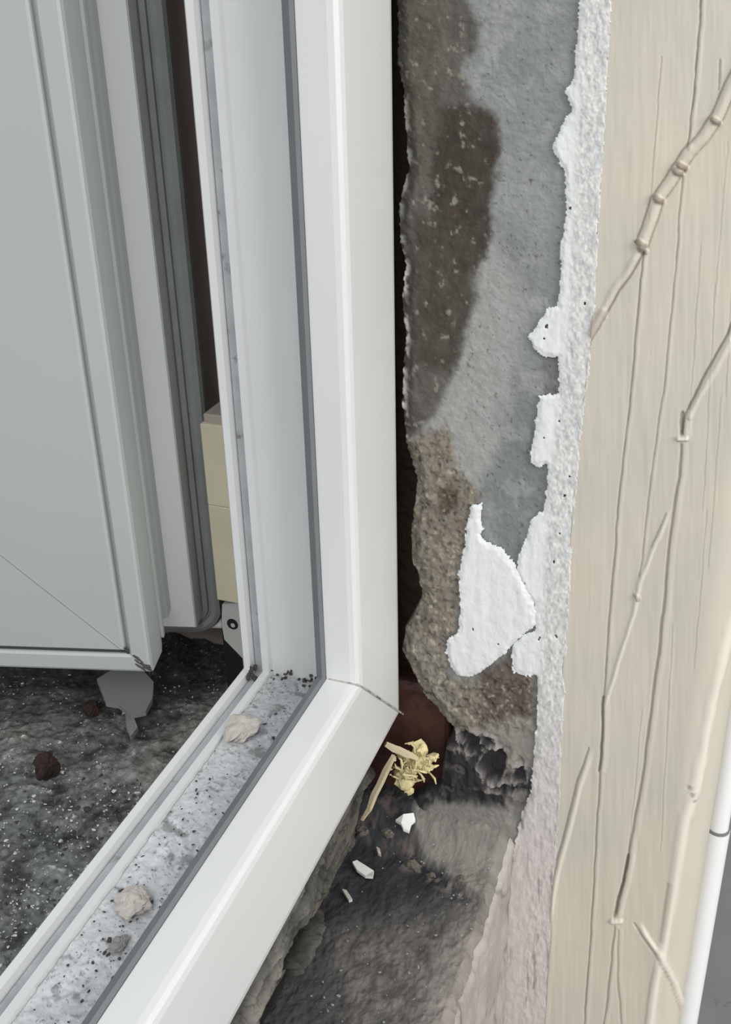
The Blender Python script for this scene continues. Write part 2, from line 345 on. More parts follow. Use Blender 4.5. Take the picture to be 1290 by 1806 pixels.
paint('limewash_patch', isle_poly, 2.0, 860, 1215, .90, .54, .016, 'island of white limewash on the grey plaster')

# ------------------------------------------------------------------ wallpaper
zr = np.concatenate([np.linspace(4.0, .35, 50, endpoint=False), rows_z(-170, 1930, 2.0), np.linspace(-4.45, -8.2, 30)])
ncol = 190; YE = .035; RC = .12
ub = []
for z in zr:                                         # paper edge at each height
    ys = np.linspace(.7, .2, 101); px, py = proj(np.stack([np.full(101, XW), ys, np.full(101, z)], -1))
    bx = np.interp(py, [p[1] for p in border], [p[0] for p in border]); k = np.argmax(px > bx); ub.append(ys[k])
ub = np.array(ub)
ub[:50] = ub[50]; ub[-30:] = ub[-31]
ub = np.convolve(np.pad(ub, 8, 'edge'), np.ones(17) / 17, 'valid') + .0025 * fbm(zr * 12, zr * 3, 3)
T = np.concatenate([np.linspace(0, 1, ncol - 34), 1 + np.arange(1, 35) / 34])
Tg, _ = np.meshgrid(T, zr); Zp = np.repeat(zr[:, None], len(T), 1); UB = np.repeat(ub[:, None], len(T), 1)
s = np.where(Tg <= 1, UB + (YE - UB) * Tg, YE)
ang = np.clip((Tg - 1) / .5, 0, 1) * math.pi / 2; ext = np.clip((Tg - 1.5) / .5, 0, 1)
Yp = s - RC * np.sin(ang) * (Tg > 1)
Xp = XW - .014 + RC * (1 - np.cos(ang)) * (Tg > 1) + ext * 1.2
nrmx = np.where(Tg <= 1, -1, -np.cos(ang)); nrmy = np.where(Tg <= 1, 0, -np.sin(ang))
PX, PY = proj(np.stack([Xp, Yp, Zp], -1))
H = .0025 * fbm(PX / 60, PY / 200, 3, 6) + .0009 * fbm(PX / 9, PY / 120, 3, 9)
Cp = np.ones(PX.shape + (3,)) * lin((203, 197, 182))
band = fbm(PX / 240, PY / 150, 3, 66)
Cp = Cp * (1 + .05 * band)[..., None] * np.stack([1 + .03 * band, np.ones_like(band), 1 - .04 * band], -1)
def ridge(pts, w, h, rgb=None, k=.7, side=0, fall=None):
    global H, Cp
    d, sd, t = dline(pts, PX + 1.5 * fbm(PX / 30, PY / 30, 2, 3), PY)
    ww = w * (1 + .25 * fbm(t * 14, t * 3, 2))
    m = np.clip(1 - (d / ww) ** 2, 0, 1)
    if fall: m = m * np.interp(t, [0, .12, .88, 1], fall)
    H = H + h * .55 * m
    if rgb is not None:
        q = ss(ww, ww * .5, d) * k
        if fall: q = q * np.interp(t, [0, .12, .88, 1], fall)
        if side: q = q * (sd * side > 0)
        Cp = Cp * (1 - q[..., None]) + q[..., None] * lin(rgb)
def crease(pts, w=2.6, h=.010, k=.75, rgb=(118, 108, 94)):   # incised outline: dark groove with a pale lifted lip
    ridge(pts, w * .8, -h * .55, rgb, k * .8); ridge([(x + w * 1.9, y) for x, y in pts], w * 1.4, h * .18, (216, 210, 196), .3)
crease([(1238, -60), (1236, 40), (1230, 90), (1224, 170), (1213, 262)], 3.0, .012)
crease([(1204, 310), (1196, 420), (1184, 560), (1172, 680), (1160, 760), (1148, 850), (1136, 960), (1128, 1018)], 2.4, .008, .5)
crease([(1136, 440), (1130, 500), (1122, 590), (1112, 700), (1102, 790), (1092, 880), (1082, 1000), (1072, 1130), (1068, 1190), (1064, 1250), (1060, 1330), (1054, 1440), (1048, 1550), (1040, 1680), (1030, 1810), (1026, 1900)], 2.7, .010, .65)
crease([(1064, 1230), (1062, 1290), (1060, 1340), (1057, 1360)], 4.2, .016, .7)
crease([(1167, 100), (1160, 200), (1150, 320), (1145, 385)], 1.7, .005, .35)
crease([(1270, 105), (1268, 160)], 2.5, .008, .5)
crease([(975, 1560), (968, 1680), (958, 1810), (952, 1900)], 3.5, .008, .5)
for xx, y0, y1 in ((1215, 430, 760), (1240, 500, 900), (1262, 250, 520), (1250, 700, 1000), (1280, 300, 700), (1165, 1100, 1500), (1225, 900, 1180), (1110, 1250, 1500)):
    crease([(xx + 22, y0), (xx, y1)], 1.6, .004, .22)
# slanting jointed canes
D1 = [(1310, 110), (1290, 148), (1266, 205), (1238, 245), (1215, 270), (1194, 302), (1160, 352), (1132, 432)]
ridge(D1, 11, .020, (208, 201, 186), .6); ridge([(x - 10, y - 4) for x, y in D1], 2.2, -.008, (150, 140, 124), .6); ridge([(x + 10, y + 5) for x, y in D1], 2.0, -.006, (160, 151, 136), .5)
for x, y, r in ((1262, 212, 7), (1203, 292, 8), (1195, 302, 7), (1162, 350, 8), (1130, 428, 8), (1133, 440, 6)):
    ridge([(x - 5, y - 3), (x + 6, y + 4)], r, .016, (128, 112, 98), .75)
D1b = [(1132, 436), (1108, 478), (1085, 510), (1062, 552), (1036, 596)]
ridge(D1b, 7, .014, (212, 206, 192), .6, fall=(0, 1, 1, 0)); ridge([(x + 7, y + 4) for x, y in D1b], 2.3, -.008, (140, 130, 116), .65)
ridge([(1062, 552), (1040, 590)], 14, .010, (186, 174, 162), .7)
crease([(1300, 545), (1284, 590), (1262, 628), (1240, 670), (1222, 706), (1208, 735), (1204, 765)], 4.0, .016, .8)
ridge([(1290, 600), (1262, 655), (1232, 705), (1218, 735)], 6, .012, (216, 210, 196), .6)
crease([(1204, 728), (1203, 766)], 6, .016, .7, (112, 102, 90)); ridge([(1197, 773), (1212, 773)], 5, .022, (214, 208, 194), .8)
F1 = [(1202, 784), (1198, 840), (1189, 900), (1182, 950), (1173, 1050), (1162, 1150), (1151, 1230), (1140, 1320), (1128, 1400), (1114, 1480), (1101, 1550), (1088, 1612)]
crease(F1, 4.2, .014, .72, (134, 124, 108))
crease([(1108, 1510), (1100, 1556), (1090, 1590), (1085, 1616)], 4.5, .018, .7, (84, 76, 66)); ridge([(1080, 1624), (1096, 1624)], 5, .022, (220, 213, 200), .8)
crease([(1084, 1634), (1078, 1700), (1072, 1760), (1064, 1812), (1058, 1900)], 3.2, .010, .55); crease([(1090, 1640), (1090, 1720), (1096, 1812), (1100, 1900)], 3, .008, .35)
D3 = [(1182, 900), (1166, 940), (1150, 975), (1130, 1028), (1118, 1085), (1096, 1150), (1078, 1210), (1066, 1252)]
ridge(D3, 4.5, .012, (222, 216, 203), .65, fall=(0, 1, 1, 0)); crease([(1176, 905), (1150, 965)], 2.2, .006, .45); ridge([(1120, 1048), (1127, 1056)], 5, .012, (150, 140, 126), .6)
D4 = [(1045, 1320), (1022, 1392), (1004, 1462), (988, 1520), (977, 1575), (968, 1640)]
ridge(D4, 5.5, .012, (222, 215, 202), .7, fall=(0, 1, 1, 0)); ridge([(x - 7, y) for x, y in D4], 2.4, -.008, (160, 150, 138), .5)
D5 = [(1310, 1060), (1292, 1100), (1272, 1170), (1258, 1230), (1244, 1300), (1238, 1340), (1224, 1400), (1208, 1450), (1196, 1520), (1184, 1600), (1172, 1660), (1156, 1740), (1146, 1812), (1138, 1900)]
ridge(D5, 10, .018, (232, 224, 210), .85); crease([(1214, 1382), (1220, 1396), (1226, 1412)], 3, .01, .8)
crease([(1180, 1560), (1174, 1600), (1166, 1660)], 3, .01, .45)
D6 = [(1126, 1626), (1140, 1650), (1168, 1688), (1190, 1730), (1206, 1770), (1220, 1812), (1240, 1880)]
ridge(D6, 5, .014, (232, 225, 212), .8, fall=(0, 1, 1, 0)); ridge([(x - 7, y + 3) for x, y in D6], 2.2, -.008, (160, 150, 138), .5)
Xp = Xp + nrmx * H; Yp = Yp + nrmy * H
wp = mesh('wallpaper', np.stack([Xp, Yp, Zp], -1).reshape(-1, 3), grid(len(T), len(zr)), MT['paper'], None, True, Cp.reshape(-1, 3))
sm = wp.modifiers.new('thickness', 'SOLIDIFY'); sm.thickness = .008 * U; sm.offset = -1
tag(wp, 'beige embossed bamboo wallpaper covering the side wall right of the white strip', 'wallpaper')

# ------------------------------------------------------------------ parapet under the frame, outer ground
xs = np.linspace(-.6, XW + .12, 620); ys = np.linspace(1.45, .60, 260)
Xl, Yl = np.meshgrid(xs, ys); PX, PY = proj(np.stack([Xl, Yl, np.full(Xl.shape, ZL)], -1))
wx = PX + 10 * fbm(PX / 25, PY / 25, 4, 2); wy = PY + 10 * fbm(PX / 25, PY / 25, 4, 32)
n2 = fbm(PX / 8, PY / 8, 4, 4); n1 = fbm(PX / 50, PY / 50, 4, 9); n4 = fbm(PX / 14, PY / 22, 4, 19)
C = np.ones(PX.shape + (3,)) * lin((51, 52, 55)) * (1 + .3 * n1)[..., None]
def lay(poly, rgb, soft, k=1., mod=None):
    global C
    m = ss(soft, -soft, sdf(poly, wx, wy)) * k
    if mod is not None: m = m * mod
    C = C * (1 - m[..., None]) + lin(rgb) * (1 + .15 * n2)[..., None] * m[..., None]; return m
lay([(560, 1660), (640, 1640), (760, 1610), (870, 1590), (860, 1700), (800, 2000), (640, 2000), (600, 1780)], (118, 113, 107), 50, .9, .55 + .45 * ss(-.3, .3, n4))
lay([(800, 1640), (870, 1590), (850, 1720), (760, 2000), (700, 2000)], (150, 142, 136), 30, .75)
lay([(480, 1700), (560, 1640), (600, 1760), (560, 1900), (440, 1900)], (82, 80, 84), 30, .6)
pt = lay([(735, 1430), (765, 1405), (850, 1412), (910, 1420), (925, 1470), (890, 1560), (862, 1600), (800, 1560), (752, 1525), (728, 1480)], (134, 131, 124), 8, .95)
lay([(620, 1440), (700, 1440), (745, 1485), (740, 1530), (700, 1540), (640, 1480)], (92, 82, 78), 14, .8, ss(-.1, .3, fbm(PX / 13, PY / 13, 3, 8)))
lay([(720, 1500), (800, 1555), (860, 1600), (850, 1640), (780, 1570), (700, 1530)], (120, 112, 106), 8, .8, ss(0, .3, fbm(PX / 9, PY / 9, 3, 5)))
fil = ss(.16, 0, XW - Xl) * .14 * (1 - .4 * pt) + pt * .03
Zt = ZL + .005 * n2 + .010 * n1 + fil
Zt = Zt - ss(.03, 0, Yl - .60) * .03
n_x, n_y = len(xs), len(ys)
LX, LY, LZ = xs.copy(), ys.copy(), Zt.copy()
top = np.stack([Xl, Yl - ss(.05, 0, Yl - .60) * .012 * n4, Zt], -1).reshape(-1, 3)
par = mesh('wall_front', top, grid(n_x, n_y), MT['ledge'], None, True, C.reshape(-1, 3)); tag(par, kind='structure', label='black mouldy concrete parapet top below the frame')
zf = np.linspace(0, 1, 90); Xf, Tf = np.meshgrid(xs[::2], zf)
edge = top[-n_x:].reshape(n_x, 3)[::2]
Zf = edge[:, 2][None, :] * (1 - Tf) + (-8.2) * Tf; Zf = edge[:, 2][None] + (-8.2 - edge[:, 2][None]) * Tf ** 2.2
Yf = edge[:, 1][None] + .012 * fbm(Xf * 9, Zf * 9, 4, 3) - .02 * ss(0, .1, Tf)
nf = fbm(Xf * 6, Zf * 6, 5, 15)
Cf = lin((172, 165, 158)) * (1 + .25 * nf)[..., None]
dkc = ss(.05, .0, np.abs(fbm(Xf * 3, Zf * 5, 3, 41)) - .0) * .4; Cf = Cf * (1 - dkc[..., None])
mesh('parapet_face', np.stack([Xf, Yf, Zf], -1).reshape(-1, 3), grid(Xf.shape[1], Xf.shape[0]), MT['plaster'], par, True, Cf.reshape(-1, 3))
V, F = boxv(-.6, 3.2, .66, 1.44, -8.2, ZL - .06); mesh('parapet_core', V, F, MT['dark_wall'], par)

xs = np.linspace(-.4, 3.28, 560); ys = np.linspace(5.5, 1.40, 560); ys = 1.40 + (ys - 1.40) ** 1.5 / (4.1 ** .5)
Xl, Yl = np.meshgrid(xs, ys); PX, PY = proj(np.stack([Xl, Yl, np.full(Xl.shape, ZG)], -1))
gx, gy = Xl * 60, Yl * 60
n1 = fbm(gx / 26, gy / 26, 4, 3); n2 = fbm(gx / 4, gy / 4, 4, 8); n3 = fbm(gx / 1.6, gy / 1.6, 2, 18)
nst = fbm(gx / 3 + gy / 9, gy / 14, 4, 33); C = lin((122, 122, 117)) * (1 + .25 * n1 + .55 * n2 + .35 * nst)[..., None]; C = C * np.stack([1 + .1 * n1, 1 + .02 * n1, 1 - .12 * n1], -1)
C = C * (1 - .45 * ss(-.1, -.5, n2)[..., None]); q = .8 * ss(.62, .85, n3 + .3 * n2); C = C * (1 - q[..., None]) + q[..., None] * lin((205, 204, 198))
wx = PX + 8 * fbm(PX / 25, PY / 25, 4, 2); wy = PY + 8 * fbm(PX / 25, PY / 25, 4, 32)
lay([(-100, 1050), (460, 1050), (450, 1150), (390, 1228), (280, 1222), (240, 1226), (100, 1215), (-100, 1235)], (44, 43, 43), 13, .92)  # shade under the open sash painted into the ground colour
lay([(-100, 1150), (330, 1180), (310, 1275), (140, 1268), (-100, 1290)], (74, 73, 71), 22, .65)  # softer outer part of that painted shade
Zt = ZG + .016 * n2 + .02 * n1 + .007 * n3
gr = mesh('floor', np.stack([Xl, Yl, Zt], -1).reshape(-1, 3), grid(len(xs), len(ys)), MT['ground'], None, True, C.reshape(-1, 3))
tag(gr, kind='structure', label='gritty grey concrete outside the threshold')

# ------------------------------------------------------------------ window: frame, sash, hinge
win = empty('window_1', (2.54, 1.2, -2.42)); tag(win, kind='structure', label='white plastic balcony window frame with its sash swung open')
prof = [(.42, 1.08), (.419, 1.05), (.413, 1.03), (.401, 1.014), (.384, 1.004), (.36, 1.0), (.03, 1.0), (.012, 1.004), (.003, 1.014), (0, 1.03), (0, 1.108), (.006, 1.114), (.11, 1.122), (.12, 1.13), (.121, 1.355), (.108, 1.362), (.108, 1.386), (.138, 1.392), (.138, 1.425), (.108, 1.430), (.106, 1.452), (.116, 1.460), (.42, 1.462)]
YA = (0, 1, 0); C0 = (2.54, 0, -1.99)
rail = sweep('bottom_rail', prof, [((-1.2, 0, -1.99), (0, 0, -1), YA), (C0, (1, 0, -1), YA)], MT['pvc'], win)
jamb = sweep('side_jamb', prof, [(C0, (1, 0, -1), YA), ((2.54, 0, 4.0), (1, 0, 0), YA)], MT['pvc'], win)
gp = [(-.006, 1.110), (-.008, 1.120), (.004, 1.138), (.014, 1.148), (.02, 1.144), (.012, 1.128), (.012, 1.112)]
sweep('frame_gasket', gp, [((-1.2, 0, -1.99), (0, 0, -1), YA), (C0, (1, 0, -1), YA), ((2.54, 0, 4.0), (1, 0, 0), YA)], MT['rubber'], win)
gd = [(.012, 1.116), (.012, 1.142), (.105, 1.150), (.119, 1.160), (.119, 1.124)]
sweep('gasket_seat', gd, [((-1.2, 0, -1.99), (0, 0, -1), YA), (C0, (1, 0, -1), YA), ((2.54, 0, 4.0), (1, 0, 0), YA)], MT['rubber_dark'], win)
gs = [(.136, 1.393), (.128, 1.396), (.129, 1.420), (.136, 1.424)]  # flat grey strip along the floor of the lip groove
gm_ = mat('groove_strip', (176, 178, 180), .8, var=.15, vscale=60, dirt=(96, 95, 92), dens=(.58, .72), dscale=90)
sweep('groove_strip', gs, [((-1.2, 0, -1.99), (0, 0, -1), YA), (C0, (1, 0, -1), YA), ((2.54, 0, 4.0), (1, 0, 0), YA)], gm_, win)
# dusty film lying in the bottom rebate
nx_, ny_ = 700, 60
Xd, Yd = np.meshgrid(np.linspace(.5, 2.655, nx_), np.linspace(1.162, 1.354, ny_))
nd = fbm(Xd * 22, Yd * 22, 5, 3); nf = fbm(Xd * 70, Yd * 70, 4, 9); ne = fbm(Xd * 5, Yd * 9, 4, 29)
nv = fbm(Xd * 160, Yd * 160, 3, 39); Hd = .005 + .005 * np.clip(nd, -.3, 1) + .004 * nf + .012 * np.clip(ne, 0, 1)
Hd = np.maximum(Hd, .0015)
Cd = lin((206, 207, 208)) * (1 + .18 * ne + .10 * nd)[..., None]
q = ss(.35, .6, nf); Cd = Cd * (1 - .5 * q[..., None]); q = ss(.35, .6, nv); Cd = Cd * (1 - .55 * q[..., None]); q = ss(-.25, -.5, nd) ; Cd = Cd * (1 - .45 * q[..., None])
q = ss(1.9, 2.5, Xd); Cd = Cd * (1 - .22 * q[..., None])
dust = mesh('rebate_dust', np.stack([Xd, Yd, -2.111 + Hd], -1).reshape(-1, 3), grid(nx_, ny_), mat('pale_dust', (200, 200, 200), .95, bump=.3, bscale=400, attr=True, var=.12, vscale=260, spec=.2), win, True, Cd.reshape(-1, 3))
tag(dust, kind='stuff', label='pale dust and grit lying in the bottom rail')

L = np.array([-.26, .966, 0]); L /= np.linalg.norm(L); N = np.array([-L[1], L[0], 0]); SF = np.array([2.83, 1.67, 0])
ZB = -2.27; SW = 4.5; ZT = 3.9; UP = np.array([0, 0, 1.])
sash = bpy.data.objects.new('sash', None); link(sash); sash.parent = win; sash.empty_display_size = .02
sash.location = Vector(W(SF + UP * ZB)) - win.location; sash['label'] = 'open white sash hanging outward on its hinge'
sp = [(.176, -.118), (.172, -.06), (.180, -.05), (.184, -.02), (.176, .0), (.162, .03), (.160, .05), (.172, .06), (.174, .075), (.158, .085), (.150, .12), (.150, .232), (.154, .246), (.162, .25), (.212, .25), (.220, .243), (.224, .226), (.232, .226), (.236, .243), (.243, .25), (.74, .25), (.765, .235), (.80, .15), (.80, .05), (.78, .05), (.78, -.118)]
sfl = [(.02, -.27), (.02, -.232), (.03, -.228), (.090, -.228), (.090, -.13), (.094, -.122), (.176, -.120), (.78, -.1185), (.78, -.27)]
def member(name, prof, s0, A0, s1, A1, m, par, **k):
    f = lambda s, z: SF + L * s + UP * z
    return sweep(name, prof, [(f(*s0), A0, N), (f(*s1), A1, N)], m, par, **k)
ci = (0, ZB); cb = (SW, ZB); ct = (0, ZT); cc = (SW, ZT)
member('hinge_stile', sp, ci, L + UP, ct, L - UP, MT['pvc_sash'], sash)
member('stile_flange', sfl, ci, L + UP, ct, L - UP, MT['pvc_lifted'], sash)
member('bottom_rail', sp, ci, L + UP, cb, -L + UP, MT['pvc_sash'], sash)
member('bottom_flange', sfl, ci, L + UP, cb, -L + UP, MT['pvc_lifted'], sash)
member('lock_stile', sp, cb, -L + UP, cc, -L - UP, MT['pvc_sash'], sash)
member('top_rail', sp, ct, L - UP, cc, -L - UP, MT['pvc_sash'], sash)
# rounded grey gasket on the outer flange, bottom corner turned in a bend
def bent(prof, r, m, name, par):
    st = [(SF + UP * ZT, L - UP * 0, N)]; c = SF + L * r + UP * (ZB + r)
    for i in range(13):
        a = math.pi / 2 * i / 12; dirv = L * math.cos(a) + UP * math.sin(a)
        st.append((c - dirv * r, dirv, N))
    st.append((SF + L * SW + UP * ZB, UP, N))
    return sweep(name, prof, st, m, par, smooth=False)
bent([(.008, -.262), (.006, -.225), (.014, -.208), (.032, -.200), (.050, -.203), (.054, -.216), (.060, -.216), (.063, -.204), (.080, -.200), (.0895, -.215), (.0895, -.262)], .13, MT['rubber_sash'], 'sash_gasket', sash)
# seam gaps: thin dark line under the main face
dg = [(.2225, .228), (.2225, .238), (.2335, .238), (.2335, .228)]
member('bead_gasket', dg, (0, ZB), L + UP, (SW, ZB), -L + UP, MT['rubber_dark'], sash)
f = lambda s, n, z: SF + L * s + N * n + UP * z
V, F = slab([f(.79, .09, ZB + .79), f(SW - .79, .09, ZB + .79), f(SW - .79, .09, ZT - .79), f(.79, .09, ZT - .79)], N * .03); mesh('glass_pane', V, F, MT['glass'], sash)
# weld seam of the corner, a fine raised bead at 45 degrees
V, F = tubev([f(.245, .249, ZB + .245), f(.5, .2495, ZB + .5), f(.745, .249, ZB + .745)], .0035, 6); mesh('weld_seam', V, F, mat('weld_seam', (150, 152, 152), .6), sash)
# grime in the welded corner
parts = []
for i in range(9):
    r = random.Random(i); u_ = .215 - .05 * r.random(); z_ = ZB + u_ + r.uniform(-.02, .02); l_ = r.uniform(.012, .04)
    parts.append(tubev([f(u_, .2505, z_), f(u_ - l_ * .5 + r.uniform(-.004, .004), .2515, z_ - l_ * .45), f(u_ - l_, .2505, z_ - l_ * r.uniform(.6, 1.2))], [.002, r.uniform(.003, .006), .0015], 6))
for i in range(5):
    r = random.Random(70 + i); parts.append(tubev([f(.225, .24, ZB + .225), f(.228 + r.uniform(-.004, .004), .251, ZB + .225 + r.uniform(.01, .04))], [.006, .002], 6))
V, F = merge(parts); tag(mesh('corner_grime', V, F, MT['grit_dark'], sash), kind='stuff')

hinge = bpy.data.objects.new('hinge', None); link(hinge); hinge.parent = win; hinge.empty_display_size = .01
hinge.location = Vector(W((2.95, 1.6, -2.05))) - win.location
zt = hit(375, 735, 0, 2.9)[2]; zb = hit(405, 1062, 0, 2.9)[2]; zm = hit(385, 893, 0, 2.9)[2]
V, F = boxv(2.90, 3.14, 1.475, 1.676, zb, zm - .001, .004); mesh('hinge_cover', V, F, MT['cream'], hinge)
V, F = boxv(2.90, 3.14, 1.475, 1.676, zm, zt - .03, .004); mesh('hinge_cover', V, F, MT['cream'], hinge)
V, F = boxv(2.915, 3.12, 1.485, 1.670, zt - .034, zt, .006); mesh('hinge_cap', V, F, mat('hinge_cap', (170, 160, 150), .5), hinge)
pl = [hit(392, 1066, 0, 2.93), hit(420, 1063, 0, 2.93), hit(436, 1150, 0, 2.93), hit(430, 1163, 0, 2.93), hit(396, 1128, 0, 2.93), hit(391, 1100, 0, 2.93)]
pl = [np.array(p) for p in pl]; V, F = slab(pl, (.06, 0, 0)); plate = mesh('hinge_plate', V, F, MT['metal'], hinge)
c = hit(410, 1101, 0, 2.928)
cyl = [(c + np.array([0, math.cos(a) * .022, math.sin(a) * .022])) for a in np.linspace(0, 2 * math.pi, 20, endpoint=False)]
V, F = slab(cyl, (.004, 0, 0)); mesh('screw_recess', V, F, MT['hole'], plate)
cyl = [(c + np.array([-.001, -.002 + math.cos(a) * .009, -.004 + math.sin(a) * .009])) for a in np.linspace(0, 2 * math.pi, 12, endpoint=False)]
V, F = slab(cyl, (.003, 0, 0)); mesh('screw', V, F, MT['metal'], plate)
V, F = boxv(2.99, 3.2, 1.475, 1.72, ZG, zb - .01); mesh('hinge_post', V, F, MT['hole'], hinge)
# raised weld bead and grime along the mitre of frame corner
w3 = [np.array((2.54 + a + .001, y - .002 if a > .001 else y, -1.99 - a)) for a, y in [(-.001, 1.1), (-.001, 1.03), (.004, 1.010), (.03, .999), (.12, .999), (.22, .999), (.32, .999), (.41, .999)]]
V, F = tubev(w3, [.003, .004, .004, .003, .0035, .003, .004, .003], 6); mesh('weld_seam', V, F, mat('frame_weld', (178, 176, 168), .8, dirt=(110, 106, 98), dens=(.45, .6), dscale=200), win)
gx_ = []
for i in range(26):
    r = random.Random(200 + i); gx_.append(rockv((2.655 + r.uniform(-.03, .01), 1.17 + r.uniform(0, .18), -2.1 + r.uniform(-.005, .03)), (r.uniform(.004, .014), r.uniform(.004, .012), r.uniform(.003, .010)), i, 1))
for i in range(10):
    r = random.Random(300 + i); gx_.append(rockv((2.64 + r.uniform(-.03, .01), 1.41 + r.uniform(-.012, .012), -2.12 + r.uniform(0, .06)), (.010, .010, .016), i, 1))
V, F = merge(gx_); tag(mesh('corner_grime', V, F, MT['grit_dark'], win), kind='stuff')

# ------------------------------------------------------------------ cavity under the frame corner
V, F = boxv(3.03, 3.13, .855, 1.2, -2.93, -2.32, .03)
V = [tuple(np.array(v) + np.array([.015 * fbm(v[1] * 9, v[2] * 9, 2), .02 * fbm(v[2] * 6, v[1] * 6, 2), 0])) for v in V]
tag(mesh('wooden_block', V, F, MT['brown'], None, base=True), 'dark red-brown wooden block exposed in the hole below the jamb', 'block')
# crumbling mortar bed under the bottom rail
xb = np.linspace(-.6, 3.02, 1100); zb_ = np.linspace(-2.415, ZL - .03, 70); Xb, Zb = np.meshgrid(xb, zb_)
nb_ = fbm(Xb * 5, Zb * 38, 5, 7); nc = fbm(Xb * 2.2, Zb * 4, 4, 19); nd_ = fbm(Xb * 24, Zb * 24, 4, 2)
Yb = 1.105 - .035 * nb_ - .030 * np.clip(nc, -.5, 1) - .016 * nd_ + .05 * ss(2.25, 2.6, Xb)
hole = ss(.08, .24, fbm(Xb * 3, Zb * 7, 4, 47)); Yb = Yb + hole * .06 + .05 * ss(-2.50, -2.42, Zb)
Cb = lin((108, 106, 100)) * np.clip(1 + 1.1 * nb_ + .6 * nd_, .15, 2)[..., None]; Cb = Cb * (1 - .9 * hole[..., None]); Cb = Cb * (1 - .5 * ss(1.9, 2.5, Xb)[..., None])  # voids and corner end darkened in colour, adding to the shade of their depth
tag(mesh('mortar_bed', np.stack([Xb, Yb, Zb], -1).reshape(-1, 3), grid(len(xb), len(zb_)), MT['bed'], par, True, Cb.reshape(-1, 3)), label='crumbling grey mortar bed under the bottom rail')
V, F = boxv(-.6, 2.96, 1.16, 1.43, ZL - .05, -2.425); mesh('bed_core', V, F, MT['rubble'], par)

def on_wall(px, py, off=.0): p = hit(px, py, 0, XW - off); return p
def on_ledge(px, py, h=.0):
    z = ZL
    for _ in range(6):
        p = hit(px, py, 2, z); i = int(np.clip(np.searchsorted(LX, p[0]), 0, len(LX) - 1)); j = int(np.clip(len(LY) - np.searchsorted(LY[::-1], p[1]), 0, len(LY) - 1)); z = .5 * z + .5 * LZ[j, i]
    return hit(px, py, 2, z + h)
def on_ground(px, py, h=.0): return hit(px, py, 2, ZG + h)
def on_reb(px, py, h=.0): return hit(px, py, 2, -2.10 + h)

# foam
parts = []
for i in range(46):
    r = random.Random(40 + i); cx_, cy_ = (738 + r.gauss(0, 12), 1342 + r.gauss(0, 8)) if r.random() < .6 else (712 + r.gauss(0, 8), 1366 + r.gauss(0, 12))
    p = hit(cx_, cy_, 0, 2.94 + r.uniform(-.03, .05)); k_ = r.uniform(.010, .024)
    parts.append(rockv(p, (k_ * r.uniform(.6, 1.4), k_ * r.uniform(.6, 1.6), k_ * r.uniform(.6, 1.6)), i, 2, .6, 1.1))
for i in range(46):
    r = random.Random(440 + i); cx_, cy_ = 724 + r.gauss(0, 18), 1354 + r.gauss(0, 13)
    p = hit(cx_, cy_, 0, 2.90 + r.uniform(-.02, .05)); d = np.array([r.gauss(0, 1) * .5, r.gauss(0, 1), r.gauss(0, 1)]); d = d / np.linalg.norm(d) * r.uniform(.02, .06)
    b_ = np.array([r.uniform(-.012, .012) for _ in range(3)])
    parts.append(tubev([p - d / 2, p - d / 5 + b_, p + d / 4 + b_, p + d / 2], [.002, r.uniform(.003, .006), r.uniform(.003, .006), .002], 6))
V, F = merge(parts); o = mesh('foam_lump', V, F, MT['foam'], None, base=True); tag(o, 'ragged lump of yellow mounting foam in the hole at the frame corner', 'foam')
def stick(a, b, xa, xb, w_, t_, label, seed):
    p = hit(*a, 0, xa); q = hit(*b, 0, xb); r = random.Random(seed); pts = [p + (q - p) * t for t in np.linspace(0, 1, 6)]
    pts = [x + np.array([0, r.uniform(-.004, .004), r.uniform(-.004, .004)]) for x in pts]
    V, F = tubev(pts, [w_ * k for k in (.7, 1, .95, 1.0, .8, .45)], 5); tag(mesh('wood_splinter', V, F, MT['wood'], None, base=True), label, 'splinter')
stick((693, 1334), (640, 1446), 2.86, 2.80, .014, .01, 'long pale wood splinter leaning along the lower edge of the frame', 1)
stick((682, 1314), (738, 1338), 2.86, 2.90, .014, .01, 'short pale wood splinter above the yellow foam', 2)

# ------------------------------------------------------------------ debris
def lump(name, c, size, m, label, cat, seed, sub=3, group=None, rough=.25):
    V, F = rockv(c, size, seed, sub + 1, .5, .45); zmin = min(v[2] for v in V)
    o = mesh(name, V, F, m, None, base=True); tag(o, label, cat, group); return o
def drop(p, sz): q = np.array(p, float); q[2] += sz; return q
lump('mortar_lump', drop(on_reb(428, 1292), .016), (.085, .050, .026), MT['stone_tan'], 'flat pale mortar lump on the bottom rail nearer the frame corner', 'mortar lump', 11)
lump('mortar_lump', drop(on_reb(237, 1596), .012), (.058, .054, .026), MT['stone_tan'], 'rounded tan mortar lump on the bottom rail in the foreground', 'mortar lump', 12)
lump('mortar_lump', drop(on_reb(208, 1668), .006), (.030, .022, .012), MT['stone'], 'small grey mortar chip beyond the tan lump on the bottom rail', 'mortar lump', 13)
lump('dirt_clod', drop(on_ground(85, 1372), .05), (.052, .045, .06), MT['lump'], 'dark brown clod alone on the grey concrete', 'clod', 14)
lump('dirt_clod', drop(on_ground(162, 1262), .03), (.036, .036, .035), MT['lump'], 'small black clod beside the dark plaster flake under the sash', 'clod', 15)
fl = [(172, 1205), (200, 1188), (250, 1186), (272, 1210), (270, 1238), (258, 1262), (232, 1268), (210, 1250), (188, 1246)]
V, F = slab([on_ground(x, y, .05 + .0006 * (1268 - y)) for x, y in fl], (0, 0, .02)); tag(mesh('plaster_flake', V, F, MT['flake'], None, base=True), 'large flat dark grey plaster flake below the sash corner', 'flake')
fl = [(222, 1262), (236, 1270), (244, 1290), (232, 1306), (224, 1288)]
